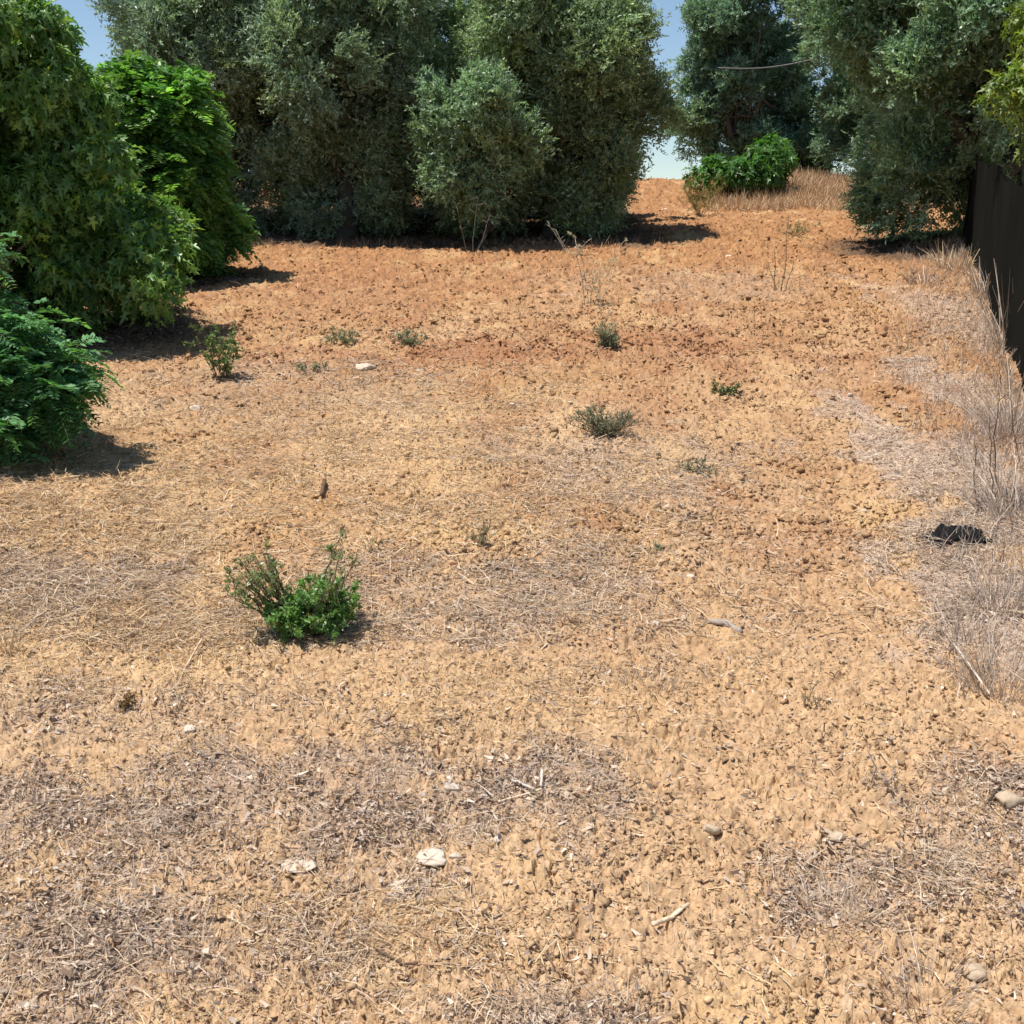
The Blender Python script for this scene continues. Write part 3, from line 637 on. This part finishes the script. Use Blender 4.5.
grass_tuft(606, 322, 10, 42, 6, 'pale tall stalks rising behind the grey green weed clump', [(.6, .5, .34)], 87, name='dry_stalks', cat='stalks', lean=.1)
# dry thistle and thin stems
def dry_stems(px, py, specs, label, seed, col, r=.006, heads=False, name='dry_weed', cat='dry weed'):
    x, y = P(px, py); s = scale_at(y); rg = np.random.default_rng(seed); root = empty(name, x, y, label, cat); z = root.location[2]
    st = MB(); hds = []; p0 = np.array([x, y, z - .02])
    for (bx, tx, hp) in specs:
        b = p0 + [(bx - px) / s, 0, 0]; e = p0 + [(tx - px) / s, rg.normal() * .06, hp / s]
        pth = wander(b, e, 8, .012, rg); tube(st, pth, np.linspace(r, r * .5, 8), col, 5)
        for q in range(4):
            i = rg.integers(3, 8); e2 = pth[i] + nrm(rg.normal(size=3) * [1, 1, .3] + [0, 0, .5]) * hp / s * .16
            tube(st, wander(pth[i], e2, 4, .004, rg), np.linspace(r * .5, r * .3, 4), col, 4)
            if heads:
                hd = MB(); hds.append(hd); m = 14; D = rdir(rg, m) + [0, 0, .3]; hd.add(*diamonds(np.tile(e2, (m, 1)), nrm(D), rdir(rg, m), np.full(m, .035), np.full(m, .010), np.tile(np.array(col) * 1.15, (m, 1))))
    obs = [st.build('stems', M_BARK)]
    for hd in hds: obs.append(hd.build('seed_head', M_STRAW))
    localise(root, *obs)
dry_stems(590, 308, [(590, 577, 62), (585, 574, 70), (592, 612, 58), (598, 618, 60), (600, 600, 45), (588, 592, 38)], 'tall dry pale thistle standing in front of the big rounded olive', 90, (.50, .44, .28), .007, True, 'dry_thistle', 'thistle')
dry_stems(778, 292, [(775, 772, 44), (781, 783, 78), (778, 768, 30), (784, 790, 34)], 'thin dark upright stems in the upper right of the field', 91, (.22, .19, .12), .007)
dry_stems(470, 256, [(468, 458, 48), (472, 478, 56), (475, 490, 40)], 'bare pale suckers below the small front olive', 92, (.22, .19, .15), .007)
dry_stems(566, 258, [(570, 548, 36), (574, 556, 28), (575, 590, 20)], 'bare dead branches leaning out from under the big rounded olive', 93, (.30, .27, .22), .010)
dry_stems(975, 505, [(990, 985, 92), (1000, 994, 120), (980, 972, 66), (1012, 1005, 110)], 'dark dry stems standing in the verge above the black sheet', 94, (.10, .07, .05), .004)
dry_stems(880, 790, [(880, 868, 40), (884, 874, 34), (886, 896, 22)], 'grey withered stalk in the ploughed soil at lower right', 95, (.34, .30, .27), .003)

# tufts of grey dry grass on the verge and in the foreground
k = 0
for (px, py, wp, hp, n, lab) in (
    (1005, 350, 20, 95, 60, 'tall bleached grass at the near foot of the shade cloth fence'),
    (985, 300, 24, 50, 70, 'bleached grass against the middle of the shade cloth fence'),
    (955, 272, 30, 34, 80, 'brown grass under the far end of the shade cloth fence'),
    (1010, 440, 34, 95, 120, 'tall pale grass on the verge just below the fence'),
    (985, 420, 30, 40, 60, 'short bleached grass on the verge left of the tall pale grass'),
    (1015, 520, 40, 90, 140, 'dense pale grass on the verge above the black sheet'),
    (975, 535, 60, 20, 90, 'short pale grass behind the black sheet'),
    (1000, 508, 40, 26, 160, 'dark brown clump of blades at the right edge, above the black sheet'),  # dark-coloured blades added to fill a dark spot below the stems
    (1000, 610, 46, 60, 130, 'grey tangled grass at the right edge below the black sheet'),
    (1000, 690, 60, 64, 220, 'thick grey grass mound at the right edge, lowest on the verge'),
    (965, 640, 40, 36, 90, 'flattened grey grass left of the thick grey grass mound'),
    (940, 500, 40, 24, 50, 'sparse short grass on the bare verge'),
    (925, 285, 26, 24, 60, 'whitish dry grass in the shade below the overhanging olive'),
    (832, 922, 60, 50, 130, 'grey dry grass tuft in the lower right foreground'),
    (925, 866, 44, 40, 80, 'brownish withered tuft in the lower right corner area'),
    (650, 690, 46, 26, 90, 'small grey dry tuft below the grey log stub'),
    (520, 800, 40, 26, 70, 'dry grey tuft beside the short grey stick'),
    (190, 965, 90, 34, 160, 'tangled grey dead weed in the lower left foreground'),
    (140, 830, 50, 20, 90, 'dark grey dead tuft among the leaf litter on the left'),
    (590, 620, 60, 22, 100, 'brown withered grass patch in the centre of the field'),
    (6, 650, 24, 40, 60, 'golden dry grass at the left edge'),
    (930, 1005, 60, 60, 120, 'grey dry grass at the bottom right edge'),
    (620, 1020, 60, 40, 100, 'grey dry grass at the bottom edge, centre')):
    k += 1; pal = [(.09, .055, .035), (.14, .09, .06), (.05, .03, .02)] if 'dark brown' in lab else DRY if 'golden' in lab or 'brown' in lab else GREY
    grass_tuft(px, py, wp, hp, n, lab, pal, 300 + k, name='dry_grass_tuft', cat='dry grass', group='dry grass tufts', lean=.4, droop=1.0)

def bank_grass():
    """dead grass over the bank at the back and in a fringe under the trees"""
    mb = MB(); rg = np.random.default_rng(97)
    def put(x, y, h, pal, w):
        n = len(x); D = nrm(np.array([0, 0, 1.]) + .35 * rg.normal(size=(n, 3))); U = nrm(rg.normal(size=(n, 3)) + [0, -1, 0])
        z = h_full(x, y) - .01; c = np.array(pal)[rg.integers(len(pal), size=n)] * (1 + .15 * rg.normal(size=(n, 1))).clip(.6, 1.4)
        mb.add(*ribbons(np.stack([x, y, z], 1), D, U, h * (.3 + .9 * rg.random(n)), w * (.6 + .8 * rg.random(n)), .35 * rg.normal(size=(n, 3)), c, 2))
    n = 40000; y = 26.0 + 6.0 * rg.random(n); x = 5.2 + 7 * rg.random(n) - .6 * rg.random(n)
    k = rg.random(n) < ss(-.3, .3, fbm(x * .8, y * .8, 9, 2) + .25); put(x[k], y[k], .22, [(.62, .44, .26), (.54, .35, .19), (.64, .49, .31), (.42, .26, .15)], .015)
    n = 6000; x = -7 + 9.6 * rg.random(n); y = 18.75 + .9 * rg.random(n) + .25 * pn(x * 1.3, x * 0, 4); k = rg.random(n) < ss(0, .6, fbm(x * 1.7, y * 1.7, 19, 2)); x = x[k]; y = y[k]; put(x, y, .11, [(.30, .20, .12), (.40, .26, .15), (.20, .13, .09)], .012)
    n = 9000; y = 6.5 + 12 * rg.random(n); x = fence_x(y) - .06 - .85 * rg.random(n) ** 2.2 * np.clip(y / 9, .5, 1.1) * (1 + .6 * pn(y * 1.5, y * 0, 12)); put(x, y, .11, GREY + [(.46, .32, .2), (.40, .27, .16)], .005)
    n = 5000; y = 3.6 + 4.2 * rg.random(n); x = fence_x(y) - .15 - 1.0 * rg.random(n); k = (x > y * .415 + .12 * pn(x * 3, y * 3, 13)); put(x[k], y[k], .13, GREY, .004)
    return mb.build('dry_grass', M_STRAW)
tag(bank_grass(), 'dead grass on the far bank, along the verge and under the trees', 'dry grass', kind='stuff')

# ------------------------------------------------------------------ stones, sticks, black stand-in sheet, wire
def stone(px, py, wpx, label, seed, group=None, flat=.5, col=(.54, .45, .36)):
    if wpx > 17 and px > 700: col = (.44, .34, .24)
    x, y = P(px, py); s = scale_at(y); rg = np.random.default_rng(seed); r = wpx / s / 2
    V, Fc = ico(3); D = V.copy(); nse = np.zeros(len(V))
    for q in range(7):                                   # facets cut by random planes
        d = rdir(rg, 1)[0]; c = .55 + .3 * rg.random(); dot = V @ d; V = V - np.where(dot > c, dot - c, 0)[:, None] * d
    V = V * [1, .62 + .3 * rg.random(), flat] * r * (1 + .05 * rg.normal(size=(len(V), 1)))
    a = rg.random() * .8 - .4; V = np.stack([V[:, 0] * math.cos(a) - V[:, 1] * math.sin(a), V[:, 0] * math.sin(a) + V[:, 1] * math.cos(a), V[:, 2]], 1)
    c = np.tile(col, (len(V), 1)) * (1 + .06 * rg.normal(size=(len(V), 1)))
    o = mesh_np('stone', V, Fc, M_STONE, c); z = float(h_full(np.array([x]), np.array([y]))[0]); o.location = (x, y, z + r * flat * .22)
    return tag(o, label, 'stone', group)
G = 'pale stones lying on the field'
for i, (px, py, wp, lab, fl) in enumerate((
    (364, 370, 24, 'long white stone in the upper left of the field, below the pair of weeds', .35),
    (420, 372, 8, 'small round white stone right of the long white stone', .7),
    (196, 411, 13, 'pale stone with a flat top below the big fig tree', .6),
    (434, 862, 36, 'largest white stone, flat, in the lower foreground', .24),
    (455, 862, 14, 'white stone touching the right end of the largest white stone', .45),
    (396, 887, 44, 'long flat whitish stone left of the largest white stone, sunk in the soil', .15),
    (300, 868, 40, 'pale flat stone farthest left in the lower foreground', .14),
    (452, 791, 18, 'pale angular stone above the largest white stone', .6),
    (487, 796, 16, 'pale stone left of the short grey stick', .5),
    (489, 848, 9, 'small white pebble, left one of two side by side', .8),
    (498, 847, 9, 'small white pebble, right one of two side by side', .8),
    (190, 733, 16, 'narrow white stone among the grey litter on the left', .4),
    (710, 841, 20, 'rounded ochre stone in the lower middle', .55),
    (838, 845, 20, 'pale angular stone in the lower right soil', .5),
    (975, 980, 30, 'pale flat stone in the bottom right corner', .45),
    (25, 1012, 24, 'whitish stone at the bottom left corner', .4),
    (970, 620, 15, 'whitish stone lying on the grassy verge', .6),
    (655, 629, 9, 'pale pebble left of the grey log stub', .6),
    (690, 582, 9, 'cream pebble above the grey log stub', .6),
    (662, 210, 22, 'whitish flat slab at the far end of the field, left of the yellowish bush', .25),
    (545, 1018, 34, 'grey white stone at the bottom edge, centre', .3),
    (1008, 808, 30, 'pale block of stone at the right edge, lower half', .6))):
    stone(px, py, wp, lab, 400 + i, G, fl)
rg_ = np.random.default_rng(450)
for i, (px, py) in enumerate(((362, 316), (293, 337), (545, 545), (570, 405), (693, 318), (850, 400), (864, 512), (825, 535), (595, 470), (728, 258), (836, 292), (760, 395), (905, 410), (885, 355), (512, 408), (540, 298), (405, 700), (500, 640), (560, 765), (880, 640), (735, 880), (942, 930), (800, 500), (642, 730))):
    stone(px, py, 4.5 + 3.5 * rg_.random(), 'small pale pebble scattered on the ploughed soil', 460 + i, 'small pale pebbles scattered over the field', .65)

def stick(pts_px, rpx, label, seed, col, name='stick', cat='stick', lift=0.0, cut=None):
    rg = np.random.default_rng(seed); W = []
    for px, py in pts_px:
        x, y = P(px, py); W.append((x, y, float(h_full(np.array([x]), np.array([y]))[0]) + lift))
    W = np.array(W); s = scale_at(W[0, 1]); t = np.linspace(0, len(W) - 1, 6 * (len(W) - 1) + 1); i0 = t.astype(int).clip(0, len(W) - 2); f = (t - i0)[:, None]
    pth = W[i0] * (1 - f) + W[i0 + 1] * f; pth[:, 2] += rpx / s * .7; pth += rg.normal(size=pth.shape) * rpx / s * .12
    mb = MB(); r = rpx / s * np.linspace(1, .75, len(pth)); tube(mb, pth - pth[0], r, col, 8, rg, .08)
    o = mb.build(name, M_BARK, smooth=False); o.location = pth[0]; return tag(o, label, cat)
stick([(741, 639), (725, 631), (708, 626)], 3.6, 'short thick grey log stub in the right half of the field', 501, (.36, .30, .26), 'log', 'log')
stick([(374, 952), (388, 962), (404, 969), (418, 971)], 1.3, 'thin dark curved twig in the lower foreground', 502, (.12, .075, .05), lift=.006)
stick([(418, 971), (445, 977)], .9, 'pale thin twig end right of the dark curved twig', 503, (.36, .24, .15), lift=.004)
stick([(498, 806), (530, 800), (560, 793)], 1.1, 'long pale straight stick below the short grey and whitish sticks', 504, (.58, .47, .34), lift=.012)
stick([(512, 786), (534, 801)], 1.5, 'short grey stick left of the whitish one in the centre foreground', 505, (.50, .44, .38), lift=.02)
stick([(542, 783), (541, 800)], 1.5, 'short whitish stick standing beside the grey stick in the centre foreground', 506, (.62, .55, .47), lift=.03)
stick([(652, 936), (672, 922), (688, 910)], 2.4, 'split pale cane lying in the lower middle soil', 507, (.66, .52, .36), lift=.006)
stick([(952, 655), (966, 682), (988, 708)], 1.2, 'long pale stalk leaning across the verge mound', 508, (.60, .50, .42), lift=.03)
stick([(988, 812), (1000, 790)], 1.6, 'dark stub of stick poking up at the lower right', 509, (.09, .06, .045), lift=.02)
stick([(230, 922), (262, 940)], 1.2, 'pale stick in the lower left foreground beside the tangled dead weed', 510, (.62, .50, .33), lift=.01)
stick([(325, 487), (322, 502)], 2.2, 'short dark stick standing above the green shrub', 511, (.13, .08, .05), lift=.01)
stick([(186, 672), (203, 648)], 1.1, 'thin pale straight stick in the left foreground above the grey litter', 512, (.60, .44, .32), lift=.012)

def black_stand_in():  # added black sheet, stand-in for a dark shape of unknown nature
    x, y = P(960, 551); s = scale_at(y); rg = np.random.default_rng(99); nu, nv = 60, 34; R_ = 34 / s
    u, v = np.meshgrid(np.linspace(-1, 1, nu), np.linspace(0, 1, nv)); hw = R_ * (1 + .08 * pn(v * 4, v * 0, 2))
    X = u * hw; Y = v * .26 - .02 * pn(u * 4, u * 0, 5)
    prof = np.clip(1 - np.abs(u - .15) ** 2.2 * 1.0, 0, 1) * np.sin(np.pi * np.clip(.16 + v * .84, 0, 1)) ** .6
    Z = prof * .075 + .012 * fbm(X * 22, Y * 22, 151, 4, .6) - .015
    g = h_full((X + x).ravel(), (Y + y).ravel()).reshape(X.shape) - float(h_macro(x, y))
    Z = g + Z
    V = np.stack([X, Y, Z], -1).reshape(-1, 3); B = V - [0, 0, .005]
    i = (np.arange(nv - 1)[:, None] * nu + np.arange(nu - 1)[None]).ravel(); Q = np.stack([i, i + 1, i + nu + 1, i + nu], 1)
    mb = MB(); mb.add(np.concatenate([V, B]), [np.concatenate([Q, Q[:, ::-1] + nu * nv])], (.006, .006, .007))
    o = mb.build('black_stand_in', mat_attr('stand_in_black', .75, 0, .2, 60, .002, .15), smooth=True); o.location = (x, y, float(h_macro(x, y)))
    tag(o, 'crumpled black sheet standing in for a dark shape on the right verge', 'plastic sheet')
black_stand_in()

def wire():
    mb = MB(); rg = np.random.default_rng(8); t = np.linspace(0, 1, 20)
    p = np.stack([5.0 + 2.3 * t, np.full(20, 28.5) - .3 * t, 6.05 + .17 * t - .1 * np.sin(np.pi * t)], 1); c = p[0].copy()
    tube(mb, p - c, np.full(20, .014), (.2, .2, .2), 6); o = mb.build('wire', M_BARK, smooth=True); o.location = c
    tag(o, 'thin grey wire strung before the far olive tree', 'wire')
wire()
